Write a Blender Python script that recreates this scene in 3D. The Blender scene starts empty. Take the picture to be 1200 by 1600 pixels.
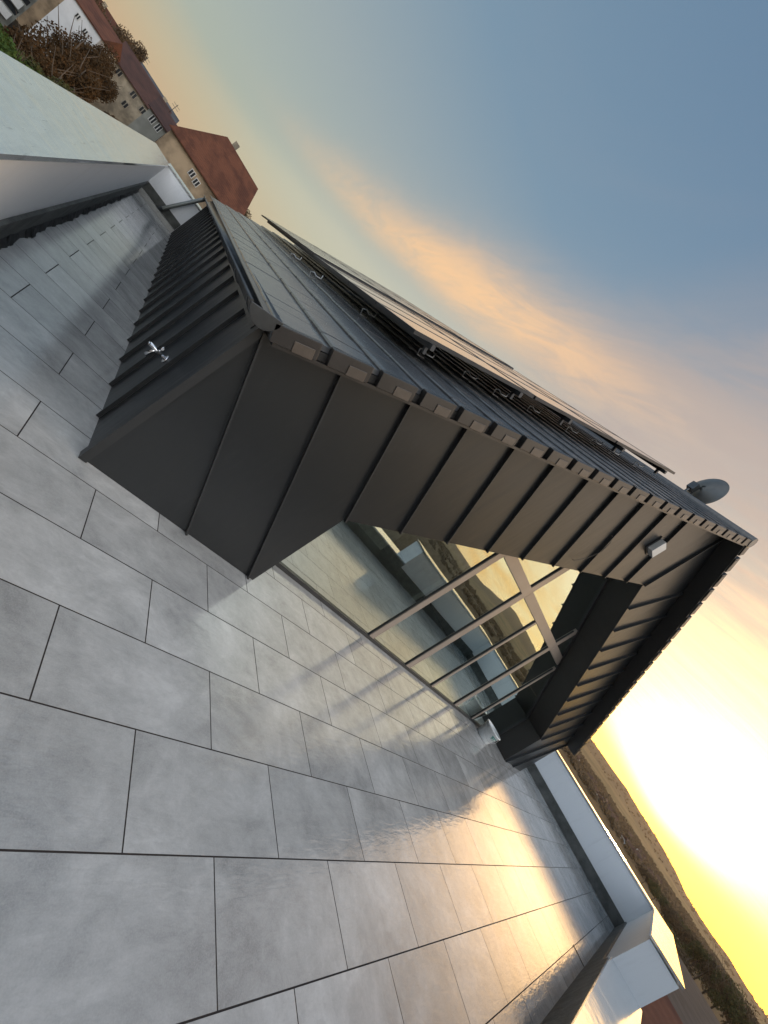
import bpy, math, random
from mathutils import Vector, Matrix, noise
random.seed(7)
S = bpy.context.scene
R_ = math.radians
# ------------------------------------------------------------------ camera
RM = ((0.44630408, 0.58276372, 0.67911642),
      (-0.32575809, -0.60102171, 0.72983188),
      (0.83348325, -0.54695461, -0.07839845))       # columns: image right, image down, forward
cam_d = bpy.data.cameras.new('camera'); cam = bpy.data.objects.new('camera', cam_d)
S.collection.objects.link(cam); S.camera = cam
cam.matrix_world = Matrix(((RM[0][0], -RM[0][1], -RM[0][2], 0), (RM[1][0], -RM[1][1], -RM[1][2], 0),
                           (RM[2][0], -RM[2][1], -RM[2][2], 1.6), (0, 0, 0, 1)))
cam_d.sensor_fit = 'VERTICAL'; cam_d.sensor_height = 36; cam_d.lens = 652.85 / 1600 * 36
cam_d.clip_start = 0.05; cam_d.clip_end = 9000
S.render.resolution_x = 768; S.render.resolution_y = 1024
S.view_settings.view_transform = 'Standard'; S.view_settings.look = 'None'
S.view_settings.exposure = 0; S.view_settings.gamma = 1
S.cycles.use_denoising = True
S.cycles.max_bounces = 6; S.cycles.glossy_bounces = 4; S.cycles.transparent_max_bounces = 8
S.cycles.caustics_reflective = False; S.cycles.caustics_refractive = False

# ------------------------------------------------------------------ world: dusk sky
SUN_AZ, SUN_EL = R_(3), R_(4)
SD = Vector((math.cos(SUN_AZ) * math.cos(SUN_EL), math.sin(SUN_AZ) * math.cos(SUN_EL), math.sin(SUN_EL)))
W = bpy.data.worlds.new('World'); S.world = W; W.use_nodes = True
nt = W.node_tree; nt.nodes.clear()
class NB:
    """small node-building helper"""
    def __init__(s, nt): s.nt = nt
    def n(s, t, **k):
        o = s.nt.nodes.new(t)
        for a, v in k.items(): setattr(o, a, v)
        return o
    def put(s, sock, v):
        if isinstance(v, bpy.types.NodeSocket): s.nt.links.new(v, sock)
        elif v is not None: sock.default_value = v
    def m(s, op, a, b=None, c=None, clamp=False):
        o = s.n('ShaderNodeMath', operation=op, use_clamp=clamp)
        s.put(o.inputs[0], a); s.put(o.inputs[1], b); s.put(o.inputs[2], c)
        return o.outputs[0]
    def vm(s, op, a, b=None):
        o = s.n('ShaderNodeVectorMath', operation=op); s.put(o.inputs[0], a); s.put(o.inputs[1], b)
        return o.outputs['Value'] if op in ('DOT_PRODUCT', 'LENGTH') else o.outputs[0]
    def mix(s, f, a, b, mode='MIX'):
        o = s.n('ShaderNodeMix', data_type='RGBA', blend_type=mode); o.clamp_factor = True
        s.put(o.inputs[0], f); s.put(o.inputs[6], a); s.put(o.inputs[7], b)
        return o.outputs[2]
    def ramp(s, f, pts, interp='LINEAR'):
        o = s.n('ShaderNodeValToRGB'); o.color_ramp.interpolation = interp
        e = o.color_ramp.elements
        while len(e) < len(pts): e.new(0.5)
        for q, (p, c) in zip(e, pts):
            q.position = p; q.color = (c, c, c, 1) if isinstance(c, (int, float)) else (*c, 1)
        s.put(o.inputs[0], f); return o.outputs[0]
    def noise(s, vec, scale, detail=4, rough=.55, dist=0):
        o = s.n('ShaderNodeTexNoise'); s.put(o.inputs['Vector'], vec)
        o.inputs['Scale'].default_value = scale; o.inputs['Detail'].default_value = detail
        o.inputs['Roughness'].default_value = rough; o.inputs['Distortion'].default_value = dist
        return o.outputs[0]
    def map(s, vec, scale=(1, 1, 1), loc=(0, 0, 0), rot=(0, 0, 0)):
        o = s.n('ShaderNodeMapping'); s.put(o.inputs[0], vec)
        o.inputs['Scale'].default_value = scale; o.inputs['Location'].default_value = loc
        o.inputs['Rotation'].default_value = rot
        return o.outputs[0]
    def smooth(s, x, a, b):
        o = s.n('ShaderNodeMapRange', interpolation_type='SMOOTHSTEP'); s.put(o.inputs[0], x)
        o.inputs[1].default_value = a; o.inputs[2].default_value = b
        return o.outputs[0]
b = NB(nt)
D = b.vm('NORMALIZE', b.n('ShaderNodeTexCoord').outputs['Generated'])
sx = b.n('ShaderNodeSeparateXYZ'); nt.links.new(D, sx.inputs[0])
X, Y, Z = sx.outputs
zc = b.m('MAXIMUM', Z, 0.0)
den = b.m('ADD', zc, 0.1)
px = b.m('DIVIDE', X, den); py = b.m('DIVIDE', Y, den)
cv = b.n('ShaderNodeCombineXYZ'); b.put(cv.inputs[0], px); b.put(cv.inputs[1], py)
cv = cv.outputs[0]
base = b.ramp(zc, [(0, (.74, .50, .29)), (.06, (.58, .50, .35)), (.12, (.38, .435, .39)), (.30, (.30, .36, .38)),
                   (.50, (.17, .27, .37)), (.80, (.115, .205, .325)), (1, (.10, .19, .31))])
# wispy variation
nz = b.noise(b.map(cv, (1.0, .38, 1), rot=(0, 0, R_(-12))), 1.3, 5, .55, .6)
nzf = b.noise(b.map(cv, (2.2, .5, 1), rot=(0, 0, R_(-12))), 2.4, 6, .6, .9)
# orange cloud bank: a curved band over the roof
dd = b.m('SUBTRACT', px, b.m('SUBTRACT', 1.22, b.m('MULTIPLY', b.m('MULTIPLY', py, py), .077)))
fine = b.noise(b.map(cv, (2.4, .9, 1), rot=(0, 0, R_(-20))), 3.2, 8, .66, .8)
dd = b.m('ADD', dd, b.m('ADD', b.m('MULTIPLY', b.m('SUBTRACT', nz, .5), .34), b.m('MULTIPLY', b.m('SUBTRACT', fine, .5), .10)))
low = b.smooth(dd, -.16, .75)                                   # the pale side below the band
g1 = b.m('POWER', 2.718, b.m('MULTIPLY', b.m('MULTIPLY', dd, dd), -19.0))
fadeY = b.m('MULTIPLY', b.smooth(py, 4.2, 2.0), b.m('ADD', .12, b.m('MULTIPLY', b.smooth(py, .25, 1.35), .88)))
wisp = b.noise(b.map(cv, (4.5, .8, 1), rot=(0, 0, R_(-14))), 2.2, 8, .68, 1.1)
fadeY = b.m('MULTIPLY', fadeY, b.m('ADD', .70, b.m('MULTIPLY', b.smooth(wisp, .30, .62), .34)))
fadeX = b.smooth(X, -.2, .15)
col = b.mix(b.m('MULTIPLY', b.m('MULTIPLY', low, fadeX), .62), base, (.66, .60, .44, 1))
col = b.mix(b.m('MULTIPLY', b.m('MULTIPLY', g1, fadeY), .92), col, (1.0, .60, .29, 1))
mauve = b.m('MULTIPLY', b.m('MULTIPLY', b.smooth(X, .45, .75), b.smooth(Z, .26, .42)), b.m('ADD', .50, b.m('MULTIPLY', b.smooth(fine, .35, .65), .45)))
col = b.mix(mauve, col, (.42, .34, .31, 1))
# thin mauve-grey veil over the blue, and fine cirrus
veil = b.m('MULTIPLY', b.smooth(nz, .42, .75), b.m('MULTIPLY', b.smooth(py, 2.2, .3), .30))
col = b.mix(veil, col, (.50, .40, .36, 1))
# glow of the sun behind the hills
dot = b.vm('DOT_PRODUCT', D, tuple(SD))
ang = b.m('ARCCOSINE', b.m('MINIMUM', dot, .99999))
def gauss(a, w): return b.m('POWER', 2.718, b.m('MULTIPLY', b.m('POWER', b.m('DIVIDE', a, w), 2.0), -1.0))
angn = b.m('ADD', ang, b.m('MULTIPLY', b.m('SUBTRACT', nzf, .5), .16))
g_wide = gauss(angn, .50); g_mid = gauss(angn, .24); g_core = gauss(ang, .115)
def addc(c, f, rgb): 
    o = b.n('ShaderNodeVectorMath', operation='SCALE'); o.inputs[0].default_value = rgb; b.put(o.inputs[3], f)
    return b.vm('ADD', c, o.outputs[0])
up = b.smooth(Z, -.02, .10)
col = addc(col, g_wide, (.30, .20, .08))
col = addc(col, b.m('MULTIPLY', g_mid, b.m('ADD', .70, b.m('MULTIPLY', b.smooth(wisp, .3, .65), .6))), (3.7, 1.75, .34))
col = addc(col, b.m('MULTIPLY', g_core, up), (5.0, 3.6, 2.2))
# yellow rim along the hills near the sun
rim = b.m('MULTIPLY', b.smooth(b.m('SUBTRACT', Z, b.m('MULTIPLY', ang, .13)), .075, .030), gauss(ang, .42))
col = b.mix(b.m('MULTIPLY', rim, .96), col, (2.6, 1.45, .12, 1))
m2 = b.m('MULTIPLY', b.smooth(b.m('SUBTRACT', Z, b.m('MULTIPLY', ang, .22)), .13, .02), gauss(ang, .55))
m2 = b.m('MULTIPLY', m2, b.m('ADD', .12, b.m('MULTIPLY', b.smooth(Y, .10, -.10), .88)))
col = b.mix(m2, col, (1.0, .90, .10, 1), 'MULTIPLY')
# unseen sky behind the camera, brightened to light the floor and walls
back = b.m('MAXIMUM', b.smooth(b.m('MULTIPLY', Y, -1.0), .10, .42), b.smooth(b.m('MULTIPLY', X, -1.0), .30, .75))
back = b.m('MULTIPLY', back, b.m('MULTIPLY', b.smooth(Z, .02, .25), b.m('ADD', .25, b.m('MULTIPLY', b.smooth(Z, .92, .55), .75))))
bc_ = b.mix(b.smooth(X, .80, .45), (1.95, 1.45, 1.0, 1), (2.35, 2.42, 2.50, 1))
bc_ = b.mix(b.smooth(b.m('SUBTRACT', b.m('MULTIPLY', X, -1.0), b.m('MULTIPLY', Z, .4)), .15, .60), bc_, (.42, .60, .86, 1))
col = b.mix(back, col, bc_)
glo = b.smooth(b.m('MULTIPLY', Y, -1.0), .12, .5)              # golden low sky, seen mirrored in the glazing
glo = b.m('MULTIPLY', glo, b.m('MULTIPLY', b.smooth(Z, .40, .10), b.smooth(X, -.2, .5)))
streak = b.noise(b.map(D, (1, 1, 5), rot=(0, R_(20), 0)), 4.0, 5, .6, .8)
gold = b.mix(b.smooth(streak, .35, .65), (1.45, .80, .26, 1), (1.6, 1.30, .80, 1))
col = b.mix(b.m('MULTIPLY', glo, .9), col, gold)
sky = b.n('ShaderNodeTexSky', sky_type='NISHITA', sun_disc=False, sun_elevation=SUN_EL, sun_rotation=R_(90) - SUN_AZ)
bg1 = b.n('ShaderNodeBackground'); b.put(bg1.inputs[0], sky.outputs[0]); bg1.inputs[1].default_value = .05
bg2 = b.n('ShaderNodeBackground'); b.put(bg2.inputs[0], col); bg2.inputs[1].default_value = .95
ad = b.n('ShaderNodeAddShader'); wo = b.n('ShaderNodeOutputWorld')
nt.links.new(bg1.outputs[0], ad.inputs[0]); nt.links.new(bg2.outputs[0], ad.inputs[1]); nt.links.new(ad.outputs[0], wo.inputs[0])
# ------------------------------------------------------------------ sun
ld = bpy.data.lights.new('sun', 'SUN'); ld.energy = .6; ld.angle = R_(3); ld.color = (1, .66, .34)
lo = bpy.data.objects.new('sun', ld); S.collection.objects.link(lo)
lo.rotation_euler = (-SD).to_track_quat('-Z', 'Y').to_euler()

# ------------------------------------------------------------------ helpers
def tag(o, label=None, cat=None, group=None, kind=None):
    for k, v in (('label', label), ('category', cat), ('group', group), ('kind', kind)):
        if v: o[k] = v
    return o
def empty(name, loc, label, cat, group=None, rz=0):
    o = bpy.data.objects.new(name, None); S.collection.objects.link(o)
    o.location = loc; o.rotation_euler = (0, 0, rz); o.empty_display_size = .2
    return tag(o, label, cat, group)
class MB:
    def __init__(s): s.v = []; s.f = []; s.sm = []
    def poly(s, pts, faces, smooth=False):
        n = len(s.v); s.v += [tuple(p) for p in pts]
        for f in faces: s.f.append(tuple(n + i for i in f)); s.sm.append(smooth)
        return s
    def box(s, a, b_):
        (x0, y0, z0), (x1, y1, z1) = a, b_
        p = [(x0, y0, z0), (x1, y0, z0), (x1, y1, z0), (x0, y1, z0), (x0, y0, z1), (x1, y0, z1), (x1, y1, z1), (x0, y1, z1)]
        return s.poly(p, [(0, 3, 2, 1), (4, 5, 6, 7), (0, 1, 5, 4), (1, 2, 6, 5), (2, 3, 7, 6), (3, 0, 4, 7)])
    def hexa(s, p): return s.poly(p, [(0, 3, 2, 1), (4, 5, 6, 7), (0, 1, 5, 4), (1, 2, 6, 5), (2, 3, 7, 6), (3, 0, 4, 7)])
    def prism(s, pts, vec):
        n = len(pts); v = Vector(vec)
        P = [Vector(p) for p in pts]; Q = [p + v for p in P]
        s.poly(P + Q, [tuple(range(n - 1, -1, -1)), tuple(range(n, 2 * n))] + [(i, (i + 1) % n, n + (i + 1) % n, n + i) for i in range(n)])
        return s
    def tube(s, pts, r, n=8, caps=True):
        P = [Vector(p) for p in pts]; rs = r if isinstance(r, (list, tuple)) else [r] * len(P)
        base = len(s.v); prev = None
        for i, p in enumerate(P):
            d = (P[min(i + 1, len(P) - 1)] - P[max(i - 1, 0)]).normalized()
            a = prev if prev else (Vector((0, 0, 1)) if abs(d.z) < .9 else Vector((1, 0, 0)))
            u = (a - d * a.dot(d)).normalized(); prev = u; w = d.cross(u)
            for k in range(n):
                t = 2 * math.pi * k / n; s.v.append(tuple(p + (u * math.cos(t) + w * math.sin(t)) * rs[i]))
        for i in range(len(P) - 1):
            for k in range(n):
                a0 = base + i * n + k; a1 = base + i * n + (k + 1) % n
                s.f.append((a0, a1, a1 + n, a0 + n)); s.sm.append(True)
        if caps:
            s.f.append(tuple(base + k for k in range(n - 1, -1, -1))); s.sm.append(False)
            e = base + (len(P) - 1) * n; s.f.append(tuple(e + k for k in range(n))); s.sm.append(False)
        return s
    def lathe(s, prof, c, n=32, M=None):
        base = len(s.v); c = Vector(c)
        for r, z in prof:
            for k in range(n):
                t = 2 * math.pi * k / n; q = Vector((r * math.cos(t), r * math.sin(t), z))
                s.v.append(tuple(c + (M @ q if M else q)))
        for i in range(len(prof) - 1):
            for k in range(n):
                a0 = base + i * n + k; a1 = base + i * n + (k + 1) % n
                s.f.append((a0, a1, a1 + n, a0 + n)); s.sm.append(True)
        return s
    def build(s, name, mat, parent=None, bevel=0):
        me = bpy.data.meshes.new(name)
        o = bpy.data.objects.new(name, me); S.collection.objects.link(o)
        off = Vector((0, 0, 0))
        if parent is not None:
            o.parent = parent
            par = parent; M = Matrix.Identity(4)
            chain = []
            while par is not None: chain.append(par); par = par.parent
            for q in reversed(chain): M = M @ q.matrix_basis
            Mi = M.inverted(); vs = [tuple(Mi @ Vector(v)) for v in s.v] if not getattr(s, 'local', False) else s.v
        else: vs = s.v
        me.from_pydata(vs, [], s.f); me.update()
        me.polygons.foreach_set('use_smooth', s.sm)
        for mm in (mat if isinstance(mat, list) else [mat]): me.materials.append(mm)
        if bevel:
            md = o.modifiers.new('bevel', 'BEVEL'); md.width = bevel; md.segments = 2; md.limit_method = 'ANGLE'
        return o
def copy_tree(o, parent=None):
    c = o.copy(); S.collection.objects.link(c); c.parent = parent
    for ch in list(o.children): copy_tree(ch, c)
    return c
def struct(o): o['kind'] = 'structure'; return o

# ------------------------------------------------------------------ materials
def mat(name, fn):
    m = bpy.data.materials.new(name); m.use_nodes = True; t = m.node_tree; t.nodes.clear()
    q = NB(t); out = q.n('ShaderNodeOutputMaterial'); pb = q.n('ShaderNodeBsdfPrincipled')
    t.links.new(pb.outputs[0], out.inputs[0])
    fn(q, pb, out); return m
def objc(q): return q.n('ShaderNodeTexCoord').outputs['Object']
def geo(q): return q.n('ShaderNodeNewGeometry').outputs['Position']
def bump(q, pb, h, strength=.3, dist=.01):
    o = q.n('ShaderNodeBump'); o.inputs['Strength'].default_value = strength; o.inputs['Distance'].default_value = dist
    q.put(o.inputs['Height'], h); q.put(pb.inputs['Normal'], o.outputs[0]); return o
def simple(name, c, rough=.6, metal=0, var=.15, scale=6, bs=.15, bd=.005, spec=.5, stretch=(1, 1, 1)):
    def fn(q, pb, out):
        v = q.map(geo(q), stretch)
        nn = q.noise(v, scale, 5, .6)
        lo_ = tuple(x * (1 - var) for x in c) + (1,); hi = tuple(min(1, x * (1 + var)) for x in c) + (1,)
        q.put(pb.inputs['Base Color'], q.mix(q.smooth(nn, .3, .7), lo_, hi))
        pb.inputs['Metallic'].default_value = metal; pb.inputs['Specular IOR Level'].default_value = spec
        q.put(pb.inputs['Roughness'], q.m('ADD', rough - .06, q.m('MULTIPLY', q.noise(v, scale * 2.7, 4), .12)))
        if bs: bump(q, pb, q.noise(v, scale * 5, 4), bs, bd)
    return mat(name, fn)

def f_tiles(q, pb, out):
    P = geo(q)
    v = q.map(P, (1, 1, 1), (-.409 - .464, -.675, 0))
    br = q.n('ShaderNodeTexBrick'); q.put(br.inputs['Vector'], v)
    br.offset = .5; br.offset_frequency = 2; br.squash = 1
    br.inputs['Scale'].default_value = 1; br.inputs['Mortar Size'].default_value = .0036
    br.inputs['Mortar Smooth'].default_value = .15; br.inputs['Bias'].default_value = 0
    br.inputs['Brick Width'].default_value = .928; br.inputs['Row Height'].default_value = .464
    br.inputs['Color1'].default_value = (0, 0, 0, 1); br.inputs['Color2'].default_value = (1, 1, 1, 1)
    br.inputs['Mortar'].default_value = (.5, .5, .5, 1)
    rnd = br.outputs['Color']; mort = br.outputs['Fac']
    # shift the stone picture per tile
    sv = q.n('ShaderNodeVectorMath', operation='SCALE'); q.put(sv.inputs[0], rnd); sv.inputs[3].default_value = 37.0
    vv = q.vm('ADD', P, sv.outputs[0])
    n1 = q.noise(vv, 1.7, 12, .68, .5); n2 = q.noise(q.map(vv, (1, 1.6, 1), rot=(0, 0, .7)), 3.4, 13, .80, .30); gr = q.noise(P, 150, 3, .7)
    n3 = q.noise(q.map(vv, (1, 2.0, 1), rot=(0, 0, .25)), 30, 5, .65)
    cloud = q.m('ADD', q.m('MULTIPLY', n1, .55), q.m('MULTIPLY', n2, .45))
    c = q.ramp(cloud, [(.34, (.285, .287, .284)), (.44, (.415, .417, .409)), (.53, (.525, .526, .515)), (.64, (.69, .69, .676))])
    # light veins
    ve = q.n('ShaderNodeTexNoise'); q.put(ve.inputs['Vector'], vv); ve.inputs['Scale'].default_value = 1.7
    ve.inputs['Detail'].default_value = 3; ve.inputs['Distortion'].default_value = 1.2
    vl = q.m('ABSOLUTE', q.m('SUBTRACT', ve.outputs[0], .5)); vl = q.smooth(vl, .009, .0)
    c = q.mix(q.m('MULTIPLY', vl, .10), c, (.66, .66, .64, 1))
    sc = q.n('ShaderNodeSeparateColor'); q.put(sc.inputs[0], rnd)
    hsv = q.n('ShaderNodeHueSaturation'); q.put(hsv.inputs['Color'], c)
    q.put(hsv.inputs['Value'], q.m('ADD', .86, q.m('MULTIPLY', sc.outputs[0], .24)))
    c = q.mix(q.m('MULTIPLY', q.smooth(n3, .55, .8), .18), hsv.outputs[0], (.16, .16, .16, 1))
    c = q.mix(q.m('MULTIPLY', q.smooth(gr, .35, .75), .22), c, (.68, .68, .66, 1))
    wet = q.smooth(q.noise(P, .55, 6, .6, .8), .60, .64); c = q.mix(q.m('MULTIPLY', wet, .22), c, (.20, .20, .20, 1))
    # small dark specks
    vo = q.n('ShaderNodeTexVoronoi'); q.put(vo.inputs['Vector'], P); vo.inputs['Scale'].default_value = 1.9
    c = q.mix(q.smooth(vo.outputs['Distance'], .012, .006), c, (.03, .025, .02, 1))
    c = q.mix(mort, c, (.05, .044, .042, 1))
    q.put(pb.inputs['Base Color'], c)
    rg = q.m('ADD', .005, q.m('ADD', q.m('MULTIPLY', n2, .07), q.m('MULTIPLY', sc.outputs[0], .025))); rg = q.m('ADD', rg, q.m('MULTIPLY', mort, .6), clamp=True)
    q.put(pb.inputs['Roughness'], rg); q.put(pb.inputs['Specular IOR Level'], q.m('MULTIPLY', q.m('SUBTRACT', 1.0, mort), .85)); pb.inputs['IOR'].default_value = 1.55
    ns = q.noise(q.map(vv, (.8, 3.4, 1), rot=(0, 0, .35)), 9, 4, .5, .5)
    h = q.m('ADD', q.m('MULTIPLY', ns, .55), q.m('ADD', q.m('MULTIPLY', n2, .35), q.m('MULTIPLY', n3, .07)))
    sp_ = q.n('ShaderNodeSeparateXYZ'); q.put(sp_.inputs[0], P)
    h = q.m('ADD', h, q.m('MULTIPLY', q.m('SUBTRACT', sc.outputs[0], .5), q.m('ADD', q.m('MULTIPLY', sp_.outputs[0], 1.6), sp_.outputs[1])))
    h = q.m('SUBTRACT', h, q.m('MULTIPLY', mort, 1.2))
    bump(q, pb, h, .65, .0040)
M_tile = mat('slate_porcelain_tile', f_tiles)

def f_sheet(c, rough, var=.08, bumpd=.004):
    def fn(q, pb, out):
        P = geo(q); n = q.noise(P, 1.2, 4, .5); n2 = q.noise(P, 60, 3)
        lo_ = tuple(x * (1 - var) for x in c) + (1,); hi = tuple(x * (1 + var) for x in c) + (1,)
        cc = q.mix(n, lo_, hi)
        dust = q.smooth(q.noise(q.map(P, (3, 3, 1)), 3, 6, .7), .55, .85)
        cc = q.mix(q.m('MULTIPLY', dust, .08), cc, (.16, .155, .15, 1))
        q.put(pb.inputs['Base Color'], cc)
        q.put(pb.inputs['Roughness'], q.m('ADD', rough, q.m('MULTIPLY', n2, .06)))
        pb.inputs['Metallic'].default_value = 0; pb.inputs['Specular IOR Level'].default_value = .5
        bump(q, pb, q.m('ADD', q.noise(q.map(P, (1.6, 1.6, .35)), 2.6, 3), q.m('MULTIPLY', n2, .006)), .5, bumpd * 4)
    return fn
M_cladding = mat('anthracite_sheet_metal', f_sheet((.0125, .0142, .0155), .34))
M_reveal = mat('dark_reveal_sheet', f_sheet((.022, .020, .018), .5))
M_seam = mat('anthracite_seam', f_sheet((.022, .023, .024), .42))
M_gutter = simple('dark_zinc_gutter', (.075, .078, .08), .32, .6, .2, 4)
M_rooftile = simple('grey_roof_tile', (.085, .088, .093), .25, 0, .18, 3, 0, .002, .45, (1, 6, 1))
M_verge = simple('brown_grey_verge_tile', (.026, .022, .020), .36, 0, .15, 5)
M_verge_lit = simple('warm_lit_verge_lug', (.085, .066, .052), .36, 0, .15, 9)  # lighter copy of the verge tile: warm light on the flange put into the colour
M_frame = simple('bronze_window_frame', (.36, .295, .245), .38, .25, .06, 3, .05)
M_framedark = simple('dark_window_gasket', (.03, .03, .03), .5, 0)
M_panelframe = simple('black_anodised_frame', (.03, .03, .032), .3, .5)
M_rail = simple('aluminium_rail', (.07, .07, .072), .4, .6)
M_wire = simple('galvanised_wire', (.45, .45, .45), .35, .8)
M_chrome = simple('chrome', (.75, .75, .76), .12, 1, .03, 5, 0)
M_lampbox = simple('pale_grey_plastic', (.62, .60, .57), .5, 0, .05)
M_cable = simple('black_cable', (.04, .035, .03), .5)
M_bucket = simple('white_bucket_plastic', (.72, .73, .72), .35, 0, .1, 12)
M_green = simple('green_rag', (.05, .22, .18), .8, 0, .3, 20)
M_dish = simple('grey_dish_metal', (.17, .165, .155), .4, .3, .08)
M_bitumen = simple('bitumen_upstand', (.085, .087, .08), .7, 0, .35, 4, .6, .02)
M_kerb = simple('pale_grey_kerb', (.42, .41, .38), .6, 0, .12, 5)
def f_render(q, pb, out):
    P = geo(q); n = q.noise(P, 1.1, 5, .6); n2 = q.noise(P, 90, 3, .6)
    st = q.noise(q.map(P, (3, 3, .35)), 3.0, 5, .65)
    c = q.mix(q.m('MULTIPLY', q.smooth(st, .5, .8), .25), (.78, .79, .80, 1), (.52, .51, .50, 1))
    vo = q.n('ShaderNodeTexVoronoi'); q.put(vo.inputs['Vector'], P); vo.inputs['Scale'].default_value = 1.1
    c = q.mix(q.m('MULTIPLY', q.smooth(vo.outputs['Distance'], .05, .0), .5), c, (.32, .26, .2, 1))
    q.put(pb.inputs['Base Color'], c); pb.inputs['Roughness'].default_value = .75
    bump(q, pb, q.m('ADD', n2, q.m('MULTIPLY', n, .6)), .5, .004)
M_render = mat('white_render', f_render)
def f_coping(q, pb, out):
    P = geo(q)
    smear = q.noise(q.map(P, (9, 1.2, 1), rot=(0, 0, .35)), 1.6, 6, .7, .6)
    c = q.mix(q.smooth(smear, .42, .62), (.70, .73, .75, 1), (.80, .83, .84, 1))
    scr = q.smooth(q.noise(q.map(P, (22, 2.0, 1), rot=(0, 0, .35)), 1.6, 4, .6), .64, .68)
    c = q.mix(q.m('MULTIPLY', scr, .5), c, (.3, .3, .31, 1))
    q.put(pb.inputs['Base Color'], c); pb.inputs['Metallic'].default_value = .8
    q.put(pb.inputs['Roughness'], q.m('ADD', .08, q.m('MULTIPLY', smear, .18)))
    bump(q, pb, q.m('ADD', q.noise(P, 2.2, 3), q.m('MULTIPLY', smear, .05)), .3, .03)
M_coping = mat('light_metal_coping', f_coping)
def f_glass(q, pb, out):
    t = q.nt; t.nodes.remove(pb)
    tr = q.n('ShaderNodeBsdfTransparent'); tr.inputs[0].default_value = (.78, .86, .80, 1)
    gl = q.n('ShaderNodeBsdfGlossy'); gl.inputs[0].default_value = (.90, 1, .93, 1); gl.inputs['Roughness'].default_value = .015
    P = geo(q); bp = q.n('ShaderNodeBump'); bp.inputs['Strength'].default_value = .12; bp.inputs['Distance'].default_value = .01
    q.put(bp.inputs['Height'], q.noise(P, 1.1, 2)); q.put(gl.inputs['Normal'], bp.outputs[0])
    fr = q.n('ShaderNodeFresnel'); fr.inputs[0].default_value = 1.7
    mx = q.n('ShaderNodeMixShader'); q.put(mx.inputs[0], q.m('ADD', .50, q.m('MULTIPLY', fr.outputs[0], .75), clamp=True))
    t.links.new(tr.outputs[0], mx.inputs[1]); t.links.new(gl.outputs[0], mx.inputs[2]); t.links.new(mx.outputs[0], out.inputs[0])
M_glass = mat('coated_window_glass', f_glass)
def f_pv(q, pb, out):
    P = objc(q)
    br = q.n('ShaderNodeTexBrick'); q.put(br.inputs['Vector'], P); br.offset = 0
    br.inputs['Scale'].default_value = 1; br.inputs['Brick Width'].default_value = .18; br.inputs['Row Height'].default_value = .18
    br.inputs['Mortar Size'].default_value = .003
    q.put(pb.inputs['Base Color'], q.mix(br.outputs['Fac'], (.02, .022, .03, 1), (.07, .07, .075, 1)))
    pb.inputs['Roughness'].default_value = .12; pb.inputs['IOR'].default_value = 1.6
    pb.inputs['Specular IOR Level'].default_value = .9; pb.inputs['Coat Weight'].default_value = .6; pb.inputs['Coat Roughness'].default_value = .08
M_pv = mat('solar_glass', f_pv)
def f_leaf(c1, c2):
    def fn(q, pb, out):
        n = q.noise(geo(q), .8, 4, .6); n2 = q.noise(geo(q), 9, 2, .5)
        q.put(pb.inputs['Base Color'], q.mix(q.m('ADD', q.m('MULTIPLY', n, .6), q.m('MULTIPLY', n2, .4)), (*c1, 1), (*c2, 1)))
        pb.inputs['Roughness'].default_value = .8; pb.inputs['Specular IOR Level'].default_value = .2
    return fn
M_rust = mat('rust_foliage', f_leaf((.030, .022, .008), (.10, .048, .018)))
M_olive = mat('olive_foliage', f_leaf((.028, .030, .011), (.085, .082, .026)))
M_green2 = mat('green_foliage', f_leaf((.03, .05, .012), (.08, .14, .03)))
M_brownleaf = mat('brown_foliage', f_leaf((.045, .030, .018), (.12, .078, .042)))
M_bark = simple('bark', (.09, .065, .045), .9)
def f_terrain(q, pb, out):
    P = geo(q); sp = q.n('ShaderNodeSeparateXYZ'); q.put(sp.inputs[0], P)
    r = q.vm('LENGTH', P)
    n = q.noise(P, .012, 6, .6); n2 = q.noise(P, .05, 5, .6)
    near = q.mix(q.smooth(n, .4, .6), (.030, .021, .014, 1), (.055, .040, .022, 1))
    field = q.mix(q.smooth(n, .42, .58), (.17, .125, .07, 1), (.10, .082, .042, 1))
    wood = q.mix(n2, (.055, .042, .030, 1), (.11, .085, .06, 1))
    rr = q.m('ADD', r, q.m('MULTIPLY', q.m('SUBTRACT', n, .5), 500))
    c = q.mix(q.smooth(rr, 740, 860), near, field)
    c = q.mix(q.smooth(rr, 1350, 1600), c, wood)
    q.put(pb.inputs['Base Color'], c); pb.inputs['Roughness'].default_value = .95; pb.inputs['Specular IOR Level'].default_value = .1
M_terrain = mat('country_ground', f_terrain)
M_dim = simple('weathered_trim', (.30, .27, .22), .8)
def f_redroof(c, d):
    def fn(q, pb, out):
        P = geo(q); n = q.noise(P, .5, 6, .65, .5); n2 = q.noise(P, 6, 4, .6)
        cc = q.mix(q.smooth(n, .35, .65), (*c, 1), (*d, 1)); cc = q.mix(q.m('MULTIPLY', n2, .4), cc, (c[0] * .5, c[1] * .5, c[2] * .5, 1))
        w = q.n('ShaderNodeTexWave', wave_type='BANDS', bands_direction='Z'); q.put(w.inputs[0], P); w.inputs['Scale'].default_value = 1.3
        q.put(pb.inputs['Base Color'], cc); pb.inputs['Roughness'].default_value = .85
        bump(q, pb, w.outputs[1], .3, .04)
    return fn
M_redroof = mat('red_clay_roof', f_redroof((.085, .026, .012), (.16, .055, .026)))
M_darkroof = mat('old_dark_roof', f_redroof((.050, .024, .020), (.095, .042, .032)))
M_greyroof = mat('grey_roof', f_redroof((.06, .065, .075), (.11, .115, .13)))
M_ochre = simple('ochre_render', (.27, .205, .135), .9, 0, .45, .45)
M_stone = simple('weathered_pale_wall', (.29, .255, .195), .9, 0, .35, .9)
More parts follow.
